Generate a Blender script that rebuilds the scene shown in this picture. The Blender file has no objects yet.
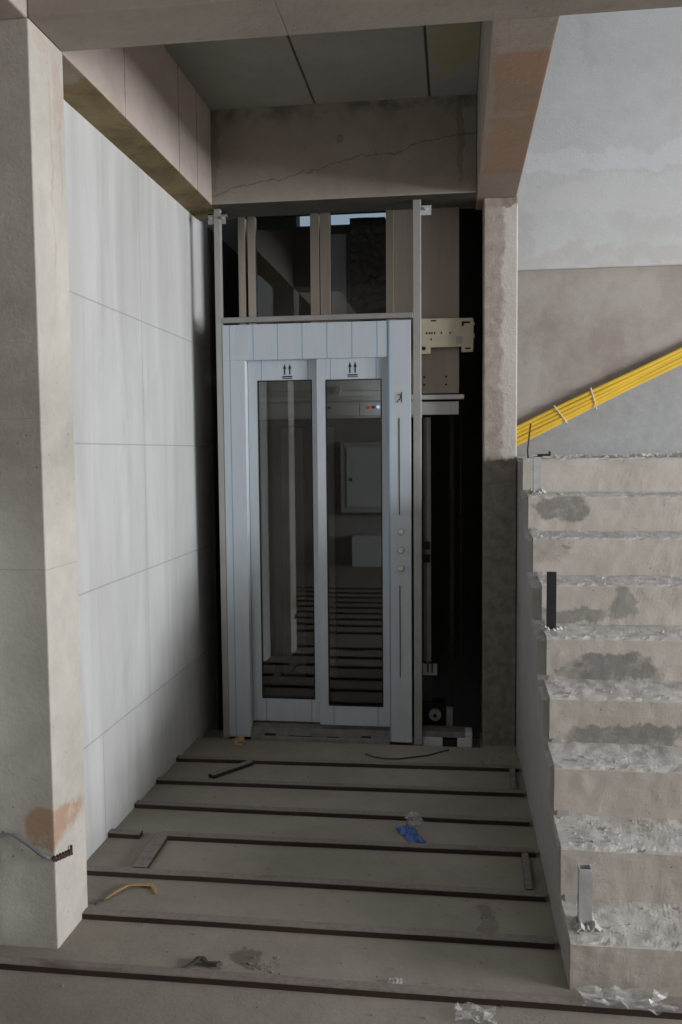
import bpy, bmesh, math, random
from mathutils import Vector, Matrix, noise
random.seed(7)
S = bpy.context.scene
COL = S.collection

# ------------------------------------------------------------------ camera
cd = bpy.data.cameras.new('camera'); cam = bpy.data.objects.new('camera', cd); COL.objects.link(cam)
YAW, PIT, ROL, FPX = 0.130739130, 0.0686869919, -0.00905474942, 868.2
cy_, sy_ = math.cos(YAW), math.sin(YAW)
fw0 = Vector((-sy_, cy_, 0)); rt0 = Vector((cy_, sy_, 0)); up0 = Vector((0, 0, 1))
fw = fw0*math.cos(PIT) - up0*math.sin(PIT); upv = up0*math.cos(PIT) + fw0*math.sin(PIT)
rt = rt0*math.cos(ROL) + upv*math.sin(ROL); upv = upv*math.cos(ROL) - rt0*math.sin(ROL)
upv = rt.cross(fw)
M = Matrix((rt, upv, -fw)).transposed().to_4x4(); M.translation = Vector((0, 0, 1.5))
cam.matrix_world = M
cd.sensor_fit = 'VERTICAL'; cd.sensor_height = 36.0; cd.lens = 36.0*FPX/1024.0
cd.clip_start = 0.05; cd.clip_end = 100
S.camera = cam

# ------------------------------------------------------------------ light
S.view_settings.view_transform = 'Standard'; S.view_settings.look = 'None'
S.view_settings.gamma = 1.0; S.view_settings.use_curve_mapping = False
S.view_settings.exposure = 0.0
W = bpy.data.worlds.new('sky'); S.world = W; W.use_nodes = True
W.node_tree.nodes['Background'].inputs[0].default_value = (0.72, 0.84, 1.0, 1)
W.node_tree.nodes['Background'].inputs[1].default_value = 0.6
def area(name, loc, target, sx, sy, power, col=(1, 1, 1)):
    l = bpy.data.lights.new(name, 'AREA'); l.shape = 'RECTANGLE'; l.size = sx; l.size_y = sy
    l.energy = power; l.color = col
    o = bpy.data.objects.new(name, l); COL.objects.link(o); o.location = loc
    d = (Vector(target)-Vector(loc)).normalized()
    o.rotation_euler = d.to_track_quat('-Z', 'Y').to_euler()
    return o
# daylight through the stair window, the front window and the roof light over the stairwell
area('stair_window_daylight', (8.06, 1.2, 2.0), (-1.3, 2.9, 1.6), 3.4, 1.5, 690, (0.95, 0.975, 1.0))
area('room_window_daylight', (8.06, -1.85, 1.85), (0.0, 0.6, 1.3), 1.3, 1.5, 22, (0.86, 0.93, 1.0))
area('roof_light_daylight', (1.9, 4.0, 5.55), (1.9, 4.3, 0), 2.0, 1.8, 19, (0.80, 0.90, 1.0))

# ------------------------------------------------------------------ helpers
def tag(o, label, cat, group=None, kind=None):
    o['label'] = label; o['category'] = cat
    if group: o['group'] = group
    if kind: o['kind'] = kind
    return o
def root_of(o):
    while o.parent: o = o.parent
    return o
def thing(name, label, cat, loc, group=None):
    o = bpy.data.objects.new(name, None); COL.objects.link(o); o.location = loc
    o.empty_display_size = 0.1
    return tag(o, label, cat, group)
def obj(name, bm, mat, parent=None, bevel=0, smooth=False, keep=False):
    bmesh.ops.recalc_face_normals(bm, faces=bm.faces)
    me = bpy.data.meshes.new(name)
    if parent is not None: off = Vector(root_of(parent).location)
    elif keep: off = Vector((0, 0, 0))
    else:
        xs = [v.co for v in bm.verts]
        off = Vector(((min(v.x for v in xs)+max(v.x for v in xs))/2, (min(v.y for v in xs)+max(v.y for v in xs))/2, min(v.z for v in xs)))
    bmesh.ops.translate(bm, vec=-off, verts=bm.verts)
    bm.to_mesh(me); bm.free()
    if smooth:
        for p in me.polygons: p.use_smooth = True
    for m in (mat if isinstance(mat, (list, tuple)) else [mat]): me.materials.append(m)
    o = bpy.data.objects.new(name, me); COL.objects.link(o)
    if parent is not None: o.parent = parent
    else: o.location = off
    if bevel:
        b = o.modifiers.new('bevel', 'BEVEL'); b.width = bevel; b.segments = 2; b.limit_method = 'ANGLE'
    return o
def struct(name, bm, mat, bevel=0):
    o = obj(name, bm, mat, None, bevel, keep=True); o['kind'] = 'structure'; return o
def bx(bm, x0, x1, y0, y1, z0, z1, mi=0):
    vs = [bm.verts.new((x, y, z)) for x in (x0, x1) for y in (y0, y1) for z in (z0, z1)]
    fs = []
    for q in ((0, 1, 3, 2), (4, 6, 7, 5), (0, 4, 5, 1), (2, 3, 7, 6), (0, 2, 6, 4), (1, 5, 7, 3)):
        f = bm.faces.new([vs[i] for i in q]); f.material_index = mi; fs.append(f)
    return fs   # -x +x -y +y -z +z
def nb(*boxes):
    bm = bmesh.new()
    for b in boxes: bx(bm, *b)
    return bm
def tube(bm, pts, r, n=8, flat=1.0):
    pts = [Vector(p) for p in pts]; rings = []
    for i, p in enumerate(pts):
        d = (pts[min(i+1, len(pts)-1)] - pts[max(i-1, 0)]).normalized()
        a = d.cross(Vector((0, 0, 1)))
        if a.length < 1e-3: a = d.cross(Vector((0, 1, 0)))
        a.normalize(); b = a.cross(d).normalized()
        rr = r[i] if isinstance(r, (list, tuple)) else r
        rings.append([bm.verts.new(p + a*rr*math.cos(2*math.pi*k/n) + b*rr*flat*math.sin(2*math.pi*k/n)) for k in range(n)])
    for i in range(len(rings)-1):
        for k in range(n):
            bm.faces.new((rings[i][k], rings[i][(k+1) % n], rings[i+1][(k+1) % n], rings[i+1][k]))
    bm.faces.new(rings[0]); bm.faces.new(list(reversed(rings[-1])))
    return bm
def prism(bm, poly, axis, a0, a1):
    """extrude a 2-D outline along an axis"""
    def P(u, v, a):
        return {'x': (a, u, v), 'y': (u, a, v), 'z': (u, v, a)}[axis]
    A = [bm.verts.new(P(u, v, a0)) for u, v in poly]; B = [bm.verts.new(P(u, v, a1)) for u, v in poly]
    n = len(poly)
    bm.faces.new(A); bm.faces.new(list(reversed(B)))
    for i in range(n): bm.faces.new((A[i], B[i], B[(i+1) % n], A[(i+1) % n]))
    return bm
def crumple(cx, cy, z, sx, sy, h, seed, nu=12, nv=12, rot=0, dome=0.0):
    """a creased sheet of film lying on the floor"""
    bm = bmesh.new(); g = []
    ca, sa = math.cos(rot), math.sin(rot)
    for i in range(nu+1):
        row = []
        for j in range(nv+1):
            u, v = i/nu*2-1, j/nv*2-1
            e = 1 + 0.35*noise.noise((u*1.3+seed, v*1.3, seed))
            x, y = u*sx*e, v*sy*e
            hh = h*abs(noise.noise((u*2.1+seed*3, v*2.1, seed)))*1.7 + h*0.35*abs(noise.noise((u*6, v*6, seed+5)))
            hh += dome*max(0, 1-u*u-v*v)
            row.append(bm.verts.new((cx+x*ca-y*sa, cy+x*sa+y*ca, z+0.002+hh)))
        g.append(row)
    for i in range(nu):
        for j in range(nv):
            bm.faces.new((g[i][j], g[i+1][j], g[i+1][j+1], g[i][j+1]))
    return bm

# ------------------------------------------------------------------ materials
def newmat(name):
    m = bpy.data.materials.new(name); m.use_nodes = True
    nt = m.node_tree; b = nt.nodes['Principled BSDF']
    return m, nt, b
class N:
    def __init__(s, nt): s.nt = nt
    def n(s, t, **kw):
        x = s.nt.nodes.new(t)
        for k, v in kw.items(): setattr(x, k, v)
        return x
    def l(s, a, b): s.nt.links.new(a, b)
    def math(s, op, a, b=None, c=None, clamp=False):
        x = s.n('ShaderNodeMath', operation=op, use_clamp=clamp)
        for i, v in enumerate((a, b, c)):
            if v is None: continue
            if isinstance(v, (int, float)): x.inputs[i].default_value = v
            else: s.l(v, x.inputs[i])
        return x.outputs[0]
    def noise(s, vec, scale, detail=5, rough=0.6, dist=0.0, stretch=None):
        if stretch:
            mp = s.n('ShaderNodeMapping'); mp.inputs['Scale'].default_value = stretch; s.l(vec, mp.inputs[0]); vec = mp.outputs[0]
        x = s.n('ShaderNodeTexNoise'); x.inputs['Scale'].default_value = scale; x.inputs['Detail'].default_value = detail
        x.inputs['Roughness'].default_value = rough; x.inputs['Distortion'].default_value = dist
        s.l(vec, x.inputs['Vector']); return x
    def ramp(s, fac, a, b):
        x = s.n('ShaderNodeMapRange'); x.inputs['From Min'].default_value = a; x.inputs['From Max'].default_value = b
        s.l(fac, x.inputs['Value']); return x.outputs[0]
    def mix(s, fac, a, b):
        x = s.n('ShaderNodeMix', data_type='RGBA')
        if isinstance(fac, (int, float)): x.inputs[0].default_value = fac
        else: s.l(fac, x.inputs[0])
        for i, v in ((6, a), (7, b)):
            if isinstance(v, tuple): x.inputs[i].default_value = (*v[:3], 1)
            else: s.l(v, x.inputs[i])
        return x.outputs[2]
def plain(name, col, rough=0.5, metal=0.0, var=0.0, scale=20, emit=None, bump=0.0, spec=None, stretch=None):
    m, nt, b = newmat(name); k = N(nt)
    b.inputs['Roughness'].default_value = rough; b.inputs['Metallic'].default_value = metal
    if spec is not None: b.inputs['Specular IOR Level'].default_value = spec
    g = k.n('ShaderNodeNewGeometry')
    no = k.noise(g.outputs['Position'], scale, stretch=stretch)
    if var:
        c = k.mix(k.ramp(no.outputs[0], 0.3, 0.7), tuple(x*(1-var) for x in col), tuple(min(1, x*(1+var)) for x in col))
        k.l(c, b.inputs['Base Color'])
    else: b.inputs['Base Color'].default_value = (*col, 1)
    if bump:
        bp = k.n('ShaderNodeBump'); bp.inputs['Strength'].default_value = bump; bp.inputs['Distance'].default_value = 0.01
        k.l(no.outputs[0], bp.inputs['Height']); k.l(bp.outputs[0], b.inputs['Normal'])
    if emit:
        b.inputs['Emission Color'].default_value = (*emit[0], 1); b.inputs['Emission Strength'].default_value = emit[1]
    return m
def concrete(name, base, dark, blotch=1.6, amt=0.75, fine=0.4, bump=0.24, rough=0.85, stains=(), lines=(), fn=None, pores=0.6, spec=0.25, warp=0.06, warpscale=7):
    """cast concrete: broad blotches, fine grain, pores; stains = blobs with their own outline, lines = form joints"""
    m, nt, b = newmat(name); k = N(nt)
    b.inputs['Roughness'].default_value = rough; b.inputs['Specular IOR Level'].default_value = spec
    pos = k.n('ShaderNodeNewGeometry').outputs['Position']
    big = k.noise(pos, blotch, 6, 0.62, 0.4); mid = k.noise(pos, blotch*7, 6, 0.65); fi = k.noise(pos, 70, 4, 0.7)
    f = k.math('ADD', k.math('MULTIPLY', k.ramp(big.outputs[0], 0.35, 0.68), amt), k.math('MULTIPLY', k.ramp(mid.outputs[0], 0.35, 0.75), 0.35))
    f = k.math('ADD', f, k.math('MULTIPLY', k.math('SUBTRACT', fi.outputs[0], 0.5), fine), clamp=True)
    c = k.mix(f, base, dark)
    wv = k.noise(pos, warpscale, 5, 0.65)
    off = k.n('ShaderNodeVectorMath', operation='SUBTRACT'); k.l(wv.outputs['Color'], off.inputs[0]); off.inputs[1].default_value = (0.5, 0.5, 0.5)
    sc = k.n('ShaderNodeVectorMath', operation='SCALE'); k.l(off.outputs[0], sc.inputs[0]); sc.inputs['Scale'].default_value = warp*4
    wp = k.n('ShaderNodeVectorMath', operation='ADD'); k.l(pos, wp.inputs[0]); k.l(sc.outputs[0], wp.inputs[1])
    for (cx, cy, cz, rx, ry, rz, col, st) in stains:
        d = k.n('ShaderNodeVectorMath', operation='SUBTRACT'); k.l(wp.outputs[0], d.inputs[0]); d.inputs[1].default_value = (cx, cy, cz)
        e = k.n('ShaderNodeVectorMath', operation='DIVIDE'); k.l(d.outputs[0], e.inputs[0]); e.inputs[1].default_value = (rx, ry, rz)
        ln = k.n('ShaderNodeVectorMath', operation='LENGTH'); k.l(e.outputs[0], ln.inputs[0])
        mask = k.math('MULTIPLY', k.ramp(ln.outputs['Value'], 1.08, 0.88), st)
        mask = k.math('MULTIPLY', mask, k.ramp(mid.outputs[0], 0.15, 0.5))
        c = k.mix(mask, c, col)
    if fn: c = fn(k, pos, wp.outputs[0], c, mid)
    hgt = k.math('ADD', k.math('MULTIPLY', mid.outputs[0], 0.7), k.math('MULTIPLY', fi.outputs[0], 0.5))
    sx = k.n('ShaderNodeSeparateXYZ'); k.l(pos, sx.inputs[0])
    for (ax, val, wd, col) in lines:
        dd = k.math('ABSOLUTE', k.math('SUBTRACT', sx.outputs['xyz'.index(ax)], val))
        mask = k.math('MULTIPLY', k.ramp(dd, wd, wd*0.4), k.ramp(mid.outputs[0], 0.25, 0.5))
        c = k.mix(mask, c, col); hgt = k.math('SUBTRACT', hgt, k.math('MULTIPLY', mask, 0.6))
    if pores:
        vo = k.n('ShaderNodeTexVoronoi'); vo.inputs['Scale'].default_value = 26; k.l(pos, vo.inputs['Vector'])
        pm = k.math('MULTIPLY', k.ramp(vo.outputs['Distance'], 0.11, 0.06), k.ramp(big.outputs[0], 0.45, 0.6))
        c = k.mix(k.math('MULTIPLY', pm, pores), c, tuple(x*0.45 for x in dark))
        hgt = k.math('SUBTRACT', hgt, k.math('MULTIPLY', pm, 0.5))
    k.l(c, b.inputs['Base Color'])
    bp = k.n('ShaderNodeBump'); bp.inputs['Strength'].default_value = bump; bp.inputs['Distance'].default_value = 0.012
    k.l(hgt, bp.inputs['Height']); k.l(bp.outputs[0], b.inputs['Normal'])
    return m
LINE = (0.06, 0.05, 0.045)
RUST = (0.40, 0.20, 0.12)
# front column: grey brown, a rusty patch low down, a horizontal cast line
m_column = concrete('column_concrete', (0.64, 0.60, 0.545), (0.42, 0.385, 0.34), stains=[
    (-1.235, 2.41, 0.375, 0.055, 0.3, 0.07, (0.42, 0.25, 0.16), 0.8), (-1.2, 2.585, 2.58, 0.2, 0.03, 0.11, (0.50, 0.33, 0.28), 0.4), (-1.2, 2.47, 2.70, 0.2, 0.05, 0.03, (0.50, 0.36, 0.30), 0.5),
    (-1.2, 2.53, 2.35, 0.2, 0.005, 0.40, (0.5, 0.33, 0.27), 0.45), (-1.2, 2.598, 2.40, 0.2, 0.006, 0.15, (0.5, 0.33, 0.27), 0.4),
    (-1.2, 2.58, 1.54, 0.2, 0.015, 0.03, (0.40, 0.37, 0.33), 0.6)],
    lines=[('z', 1.605, 0.002, (0.5,0.47,0.42)), ('z', 1.16, 0.002, (0.44,0.41,0.37))], pores=0.8, warp=0.02)
m_beam = concrete('beam_concrete', (0.40, 0.36, 0.315), (0.27, 0.24, 0.205), blotch=1.2, pores=0.5,
    lines=[('x', -0.49, 0.003, (0.2, 0.18, 0.155))])
m_beam_side = concrete('beam_side_concrete', (0.56, 0.48, 0.43), (0.40, 0.34, 0.30), blotch=1.6, pores=0.6,
    lines=[('y', 3.155, 0.004, LINE), ('y', 3.79, 0.004, LINE), ('y', 4.06, 0.004, LINE)])
def crack_fn(k, pos, wp, c, mid):
    sx = k.n('ShaderNodeSeparateXYZ'); k.l(wp, sx.inputs[0])
    d = k.math('ABSOLUTE', k.math('SUBTRACT', sx.outputs[2], k.math('MULTIPLY_ADD', sx.outputs[0], 0.188, 3.008)))
    c = k.mix(k.math('MULTIPLY', k.ramp(d, 0.006, 0.002), 0.6), c, (0.13, 0.115, 0.10))
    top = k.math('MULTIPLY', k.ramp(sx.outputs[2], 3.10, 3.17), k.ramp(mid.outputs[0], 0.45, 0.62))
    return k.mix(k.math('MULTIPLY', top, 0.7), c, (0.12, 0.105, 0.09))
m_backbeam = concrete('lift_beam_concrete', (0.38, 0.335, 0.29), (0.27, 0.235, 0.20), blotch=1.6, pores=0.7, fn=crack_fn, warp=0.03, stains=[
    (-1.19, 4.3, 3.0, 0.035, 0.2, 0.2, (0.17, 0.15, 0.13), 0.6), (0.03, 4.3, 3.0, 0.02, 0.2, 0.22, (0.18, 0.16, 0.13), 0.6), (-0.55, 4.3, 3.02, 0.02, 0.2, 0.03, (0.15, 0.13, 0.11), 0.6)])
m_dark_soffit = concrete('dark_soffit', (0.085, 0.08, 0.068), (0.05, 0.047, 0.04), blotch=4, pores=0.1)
m_mould = concrete('mouldy_soffit', (0.30, 0.23, 0.12), (0.13, 0.095, 0.045), blotch=3.0, amt=0.9, pores=0.2,
    stains=[(-1.27, 2.66, 2.735, 0.14, 0.18, 0.3, (0.36, 0.31, 0.27), 0.8)])
m_rust_soffit = concrete('rusty_soffit', (0.40, 0.245, 0.165), (0.30, 0.215, 0.16), blotch=3.0, amt=0.9, pores=0.3,
    stains=[(0.2, 2.68, 2.735, 0.3, 0.16, 0.3, (0.36, 0.325, 0.285), 0.9), (0.2, 4.25, 2.735, 0.2, 0.22, 0.3, (0.34, 0.28, 0.235), 0.8),
            (0.10, 3.4, 2.735, 0.035, 0.9, 0.3, (0.31, 0.27, 0.23), 0.8), (0.21, 3.34, 2.735, 0.1, 0.03, 0.3, (0.34, 0.27, 0.22), 0.6)], warp=0.03)
m_slab = concrete('slab_concrete', (0.33, 0.315, 0.285), (0.235, 0.225, 0.20), blotch=1.4, pores=0.3,
    stains=[(0.0, 3.7, 3.19, 0.11, 0.35, 0.3, (0.30, 0.27, 0.13), 0.7)])
m_floor = concrete('dusty_screed', (0.36, 0.322, 0.272), (0.25, 0.222, 0.186), blotch=1.3, amt=0.8, fine=0.5, bump=0.3, pores=0.15, rough=0.8,
    stains=[(-0.62, 2.43, 0, 0.05, 0.05, 0.2, (0.12, 0.11, 0.10), 0.7), (0.1, 2.75, 0, 0.03, 0.10, 0.2, (0.15, 0.13, 0.12), 0.6)])
PATCH = (0.255, 0.245, 0.23)
m_step = concrete('step_concrete', (0.60, 0.55, 0.50), (0.50, 0.45, 0.395), blotch=2.6, pores=0.7, bump=0.22, warp=0.04, warpscale=9, stains=[
    (0.47, 3.985, 1.245, 0.13, 0.13, 0.06, PATCH, 0.9),
    (0.46, 3.527, 0.835, 0.17, 0.10, 0.035, PATCH, 0.8), (0.665, 3.527, 0.89, 0.045, 0.10, 0.085, PATCH, 0.75),
    (0.60, 3.30, 0.685, 0.17, 0.10, 0.06, PATCH, 0.95), (0.45, 3.30, 0.655, 0.10, 0.10, 0.02, PATCH, 0.7),
    (0.58, 3.07, 0.505, 0.20, 0.10, 0.045, PATCH, 0.9), (0.87, 3.07, 0.515, 0.10, 0.10, 0.04, PATCH, 0.9),
    (0.40, 3.755, 1.08, 0.09, 0.10, 0.06, (0.42, 0.38, 0.34), 0.7), (0.485, 3.755, 1.09, 0.016, 0.1, 0.012, (0.34, 0.20, 0.17), 0.8)])
m_dust = concrete('plaster_dust', (0.64, 0.61, 0.58), (0.44, 0.41, 0.38), blotch=7, amt=0.8, fine=0.9, bump=0.35, pores=0)
def col_fn(k, pos, wp, c, mid):
    sx = k.n('ShaderNodeSeparateXYZ'); k.l(wp, sx.inputs[0])
    c = k.mix(k.math('MULTIPLY', k.ramp(sx.outputs[0], 0.245, 0.225), 0.9), c, k.mix(k.ramp(mid.outputs[0], 0.35, 0.65), (0.47, 0.41, 0.36), (0.33, 0.275, 0.235)))
    rough = k.ramp(sx.outputs[2], 1.47, 1.46)
    return k.mix(rough, c, k.mix(k.ramp(mid.outputs[0], 0.35, 0.65), (0.30, 0.265, 0.235), (0.17, 0.15, 0.13)))
m_rcol = concrete('lift_column_concrete', (0.68, 0.635, 0.585), (0.56, 0.51, 0.46), stains=[
    (0.22, 4.4, 2.72, 0.15, 0.2, 0.03, (0.20, 0.15, 0.12), 0.8)], fn=col_fn, bump=0.4, warp=0.035, blotch=2.5)
m_plaster = concrete('stair_side_plaster', (0.43, 0.42, 0.405), (0.34, 0.33, 0.315), blotch=2, pores=0.2, bump=0.25)
def back_fn(k, pos, wp, c, mid):
    sx = k.n('ShaderNodeSeparateXYZ'); k.l(wp, sx.inputs[0]); sp = k.n('ShaderNodeSeparateXYZ'); k.l(pos, sp.inputs[0])
    tri = k.ramp(k.math('SUBTRACT', sp.outputs[2], k.math('MULTIPLY_ADD', sp.outputs[0], 0.486, 1.36)), 0.01, -0.01)
    c = k.mix(tri, c, k.mix(k.ramp(mid.outputs[0], 0.3, 0.7), (0.44, 0.44, 0.44), (0.35, 0.35, 0.35)))
    return c
m_wallback = concrete('stairwell_plaster', (0.47, 0.425, 0.385), (0.33, 0.285, 0.25), blotch=2.2, pores=0.2, fn=back_fn, stains=[
    (0.45, 5.6, 1.85, 0.07, 0.3, 0.25, (0.50, 0.45, 0.41), 0.5), (0.95, 5.6, 2.12, 0.12, 0.3, 0.16, (0.32, 0.27, 0.235), 0.5), (1.15, 5.6, 2.02, 0.22, 0.3, 0.09, (0.30, 0.26, 0.235), 0.5)], warp=0.09, warpscale=4)
m_wallback_up = concrete('stairwell_upper_plaster', (0.62, 0.615, 0.61), (0.52, 0.51, 0.50), blotch=1.8, pores=0.1, stains=[
    (0.85, 5.57, 3.27, 0.75, 0.3, 0.07, (0.68, 0.69, 0.72), 0.45), (1.15, 5.57, 4.0, 0.42, 0.3, 0.25, (0.52, 0.51, 0.49), 0.5), (0.80, 5.57, 4.0, 0.03, 0.3, 0.28, (0.50, 0.49, 0.47), 0.5),
    (1.1, 5.57, 3.05, 0.6, 0.3, 0.13, (0.66, 0.65, 0.63), 0.4), (1.1, 5.57, 2.68, 0.7, 0.3, 0.06, (0.52, 0.49, 0.455), 0.5), (0.42, 5.57, 2.85, 0.08, 0.3, 0.16, (0.48, 0.46, 0.45), 0.5), (1.15, 5.57, 2.86, 0.2, 0.3, 0.05, (0.54, 0.52, 0.49), 0.4)], warp=0.09, warpscale=4)
m_room = concrete('room_plaster', (0.42, 0.40, 0.37), (0.33, 0.31, 0.285), blotch=1.0, pores=0.1)
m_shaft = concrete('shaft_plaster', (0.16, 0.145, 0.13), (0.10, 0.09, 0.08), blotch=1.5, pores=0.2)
# marble tiled wall
def marble():
    m, nt, b = newmat('grey_marble_tile'); k = N(nt)
    pos = k.n('ShaderNodeNewGeometry').outputs['Position']
    s = k.noise(pos, 1.0, 6, 0.6, 0.5, stretch=(4, 7, 0.8)); s2 = k.noise(pos, 1.0, 5, 0.65, 1.2, stretch=(6, 2.2, 0.7)); f3 = k.noise(pos, 60, 3)
    c = k.mix(k.ramp(s.outputs[0], 0.36, 0.68), (0.70, 0.70, 0.695), (0.565, 0.56, 0.55))
    c = k.mix(k.math('MULTIPLY', k.ramp(s2.outputs[0], 0.5, 0.72), 0.6), c, (0.49, 0.485, 0.475))
    c = k.mix(k.math('MULTIPLY', f3.outputs[0], 0.12), c, (0.5, 0.49, 0.47))
    sx = k.n('ShaderNodeSeparateXYZ'); k.l(pos, sx.inputs[0]); g = None
    for ax, v, lo, hi in (('z', 2.077, 0, 9), ('z', 1.54, 0, 9), ('z', 0.991, 0, 9), ('z', 0.42, 0, 9), ('y', 3.68, 0.42, 9), ('y', 3.15, -1, 0.42), ('y', 3.88, -1, 0.42)):
        d = k.ramp(k.math('ABSOLUTE', k.math('SUBTRACT', sx.outputs['xyz'.index(ax)], v)), 0.0035, 0.0018)
        d = k.math('MULTIPLY', d, k.math('MULTIPLY', k.math('GREATER_THAN', sx.outputs[2], lo), k.math('LESS_THAN', sx.outputs[2], hi)))
        g = d if g is None else k.math('MAXIMUM', g, d)
    c = k.mix(k.math('MULTIPLY', g, 0.55), c, (0.34, 0.335, 0.325)); k.l(c, b.inputs['Base Color'])
    b.inputs['Roughness'].default_value = 0.42; b.inputs['Specular IOR Level'].default_value = 0.4
    bp = k.n('ShaderNodeBump'); bp.inputs['Strength'].default_value = 0.4; bp.inputs['Distance'].default_value = 0.003; bp.invert = True
    k.l(g, bp.inputs['Height']); k.l(bp.outputs[0], b.inputs['Normal'])
    return m
m_marble = marble()
def film(name, x0, pitch, col=(0.56, 0.615, 0.67), w=0.0035):
    """painted steel under pale protective film with blue lines"""
    m, nt, b = newmat(name); k = N(nt)
    pos = k.n('ShaderNodeNewGeometry').outputs['Position']; sx = k.n('ShaderNodeSeparateXYZ'); k.l(pos, sx.inputs[0])
    fr = k.math('FRACT', k.math('ADD', k.math('DIVIDE', k.math('SUBTRACT', sx.outputs[0], x0), pitch), 100.5))
    ln = k.ramp(k.math('ABSOLUTE', k.math('SUBTRACT', fr, 0.5)), w/pitch, w/pitch*0.4)
    no = k.noise(pos, 5, 4, stretch=(6, 1, 0.8))
    c = k.mix(k.ramp(no.outputs[0], 0.35, 0.7), col, tuple(x*0.93 for x in col))
    c = k.mix(k.math('MULTIPLY', ln, 0.9), c, (0.17, 0.35, 0.54)); k.l(c, b.inputs['Base Color'])
    b.inputs['Roughness'].default_value = 0.38; b.inputs['Specular IOR Level'].default_value = 0.5
    return m
m_film_head = film('film_header', -1.018, 0.1265); m_film_left = film('film_left_stile', -1.140, 0.5); m_film_right = film('film_right_stile', -0.327, 0.5, w=0.006)
m_film_leaf_l = film('film_left_leaf', -0.988, 0.243); m_film_leaf_r = film('film_right_leaf', -0.625, 0.232)
m_post = plain('grey_steel', (0.42, 0.415, 0.40), 0.45, 0.35, 0.08, 12)
m_crossbar = plain('grey_steel_bar', (0.34, 0.33, 0.33), 0.45, 0.3, 0.08, 12)
m_stainless = plain('brushed_stainless', (0.47, 0.42, 0.365), 0.34, 0.85, 0.05, 6, stretch=(9, 1, 0.5))
m_sheet = plain('dull_stainless', (0.40, 0.355, 0.315), 0.42, 0.75, 0.05, 4, stretch=(8, 1, 0.5))
m_cream = plain('cream_steel', (0.58, 0.525, 0.40), 0.45, 0.0, 0.04, 15)
m_black = plain('black_rubber', (0.012, 0.012, 0.012), 0.6)
m_ink = plain('black_ink', (0.015, 0.015, 0.018), 0.6)
m_sill = plain('dirty_sill', (0.27, 0.26, 0.25), 0.5, 0.3, 0.25, 18)
m_button = plain('chrome_button', (0.80, 0.81, 0.83), 0.25, 0.5)
m_oper = plain('operator_grey', (0.66, 0.665, 0.66), 0.5, 0.2, 0.08, 10)
m_oper_l = plain('operator_light_grey', (0.74, 0.745, 0.74), 0.4, 0.1, 0.06, 10)
m_car = plain('car_panel', (0.10, 0.10, 0.105), 0.45, 0.4, 0.15, 3)
m_batten = None
def batten_mat():
    m, nt, b = newmat('dusty_batten'); k = N(nt); g = k.n('ShaderNodeNewGeometry')
    sx = k.n('ShaderNodeSeparateXYZ'); k.l(g.outputs['Normal'], sx.inputs[0])
    no = k.noise(g.outputs['Position'], 9, 5, stretch=(0.6, 2, 2)); n2 = k.noise(g.outputs['Position'], 60, 3)
    wood = k.mix(k.ramp(no.outputs[0], 0.3, 0.7), (0.060, 0.032, 0.026), (0.030, 0.018, 0.015))
    dust = k.mix(k.ramp(n2.outputs[0], 0.3, 0.7), (0.27, 0.235, 0.215), (0.20, 0.165, 0.15))
    k.l(k.mix(k.math('MULTIPLY', k.ramp(sx.outputs[2], 0.4, 0.9), k.ramp(no.outputs[0], 0.12, 0.42)), wood, dust), b.inputs['Base Color'])
    b.inputs['Roughness'].default_value = 0.8
    return m
m_batten = batten_mat()
m_conduit = plain('yellow_conduit', (0.86, 0.56, 0.06), 0.4, 0, 0.06, 5)
m_tie = plain('white_nylon', (0.78, 0.76, 0.70), 0.5)
m_rustwire = plain('rusty_wire', (0.09, 0.055, 0.042), 0.8, 0.3, 0.2, 30)
m_darksteel = plain('dark_steel', (0.035, 0.034, 0.036), 0.6, 0.4, 0.2, 15)
m_galv = plain('galvanised_steel', (0.60, 0.60, 0.62), 0.45, 0.3, 0.15, 25)
m_cable = plain('grey_cable', (0.17, 0.165, 0.19), 0.55)
m_pale = plain('pale_green_plastic', (0.60, 0.68, 0.645), 0.4, 0, 0.05, 4)
m_tan = plain('tan_scrap', (0.42, 0.27, 0.12), 0.7, 0, 0.15, 25)
m_scrapdark = plain('dark_scrap', (0.05, 0.045, 0.045), 0.7, 0, 0.2, 30)
m_woodblock = plain('raw_wood', (0.52, 0.33, 0.20), 0.75, 0, 0.2, 40)
m_white = plain('white_plastic', (0.62, 0.66, 0.66), 0.45, 0, 0.05, 6)
m_cab = plain('cabinet_grey', (0.50, 0.50, 0.48), 0.5, 0, 0.05, 3)
m_red = plain('red_lamp', (0.5, 0.02, 0.02), 0.4, emit=((1.0, 0.05, 0.03), 0.5))
m_blue_led = plain('blue_lamp', (0.2, 0.25, 0.6), 0.4, emit=((0.45, 0.55, 1.0), 1.6))
m_wrap = plain('crinkled_dark_film', (0.06, 0.062, 0.066), 0.22, spec=0.8)
m_sticker = plain('sticker', (0.50, 0.52, 0.50), 0.5, 0, 0.06, 60)
def glass(name, tint=(0.8, 0.82, 0.82), ior=1.5, rough=0.0):
    m = bpy.data.materials.new(name); m.use_nodes = True; nt = m.node_tree; nt.nodes.clear(); k = N(nt)
    o = k.n('ShaderNodeOutputMaterial'); t = k.n('ShaderNodeBsdfTransparent'); t.inputs[0].default_value = (*tint, 1)
    g = k.n('ShaderNodeBsdfGlossy'); g.inputs['Roughness'].default_value = rough
    fr = k.n('ShaderNodeFresnel'); fr.inputs[0].default_value = ior
    mx = k.n('ShaderNodeMixShader'); k.l(fr.outputs[0], mx.inputs[0]); k.l(t.outputs[0], mx.inputs[1]); k.l(g.outputs[0], mx.inputs[2]); k.l(mx.outputs[0], o.inputs[0])
    return m
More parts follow.
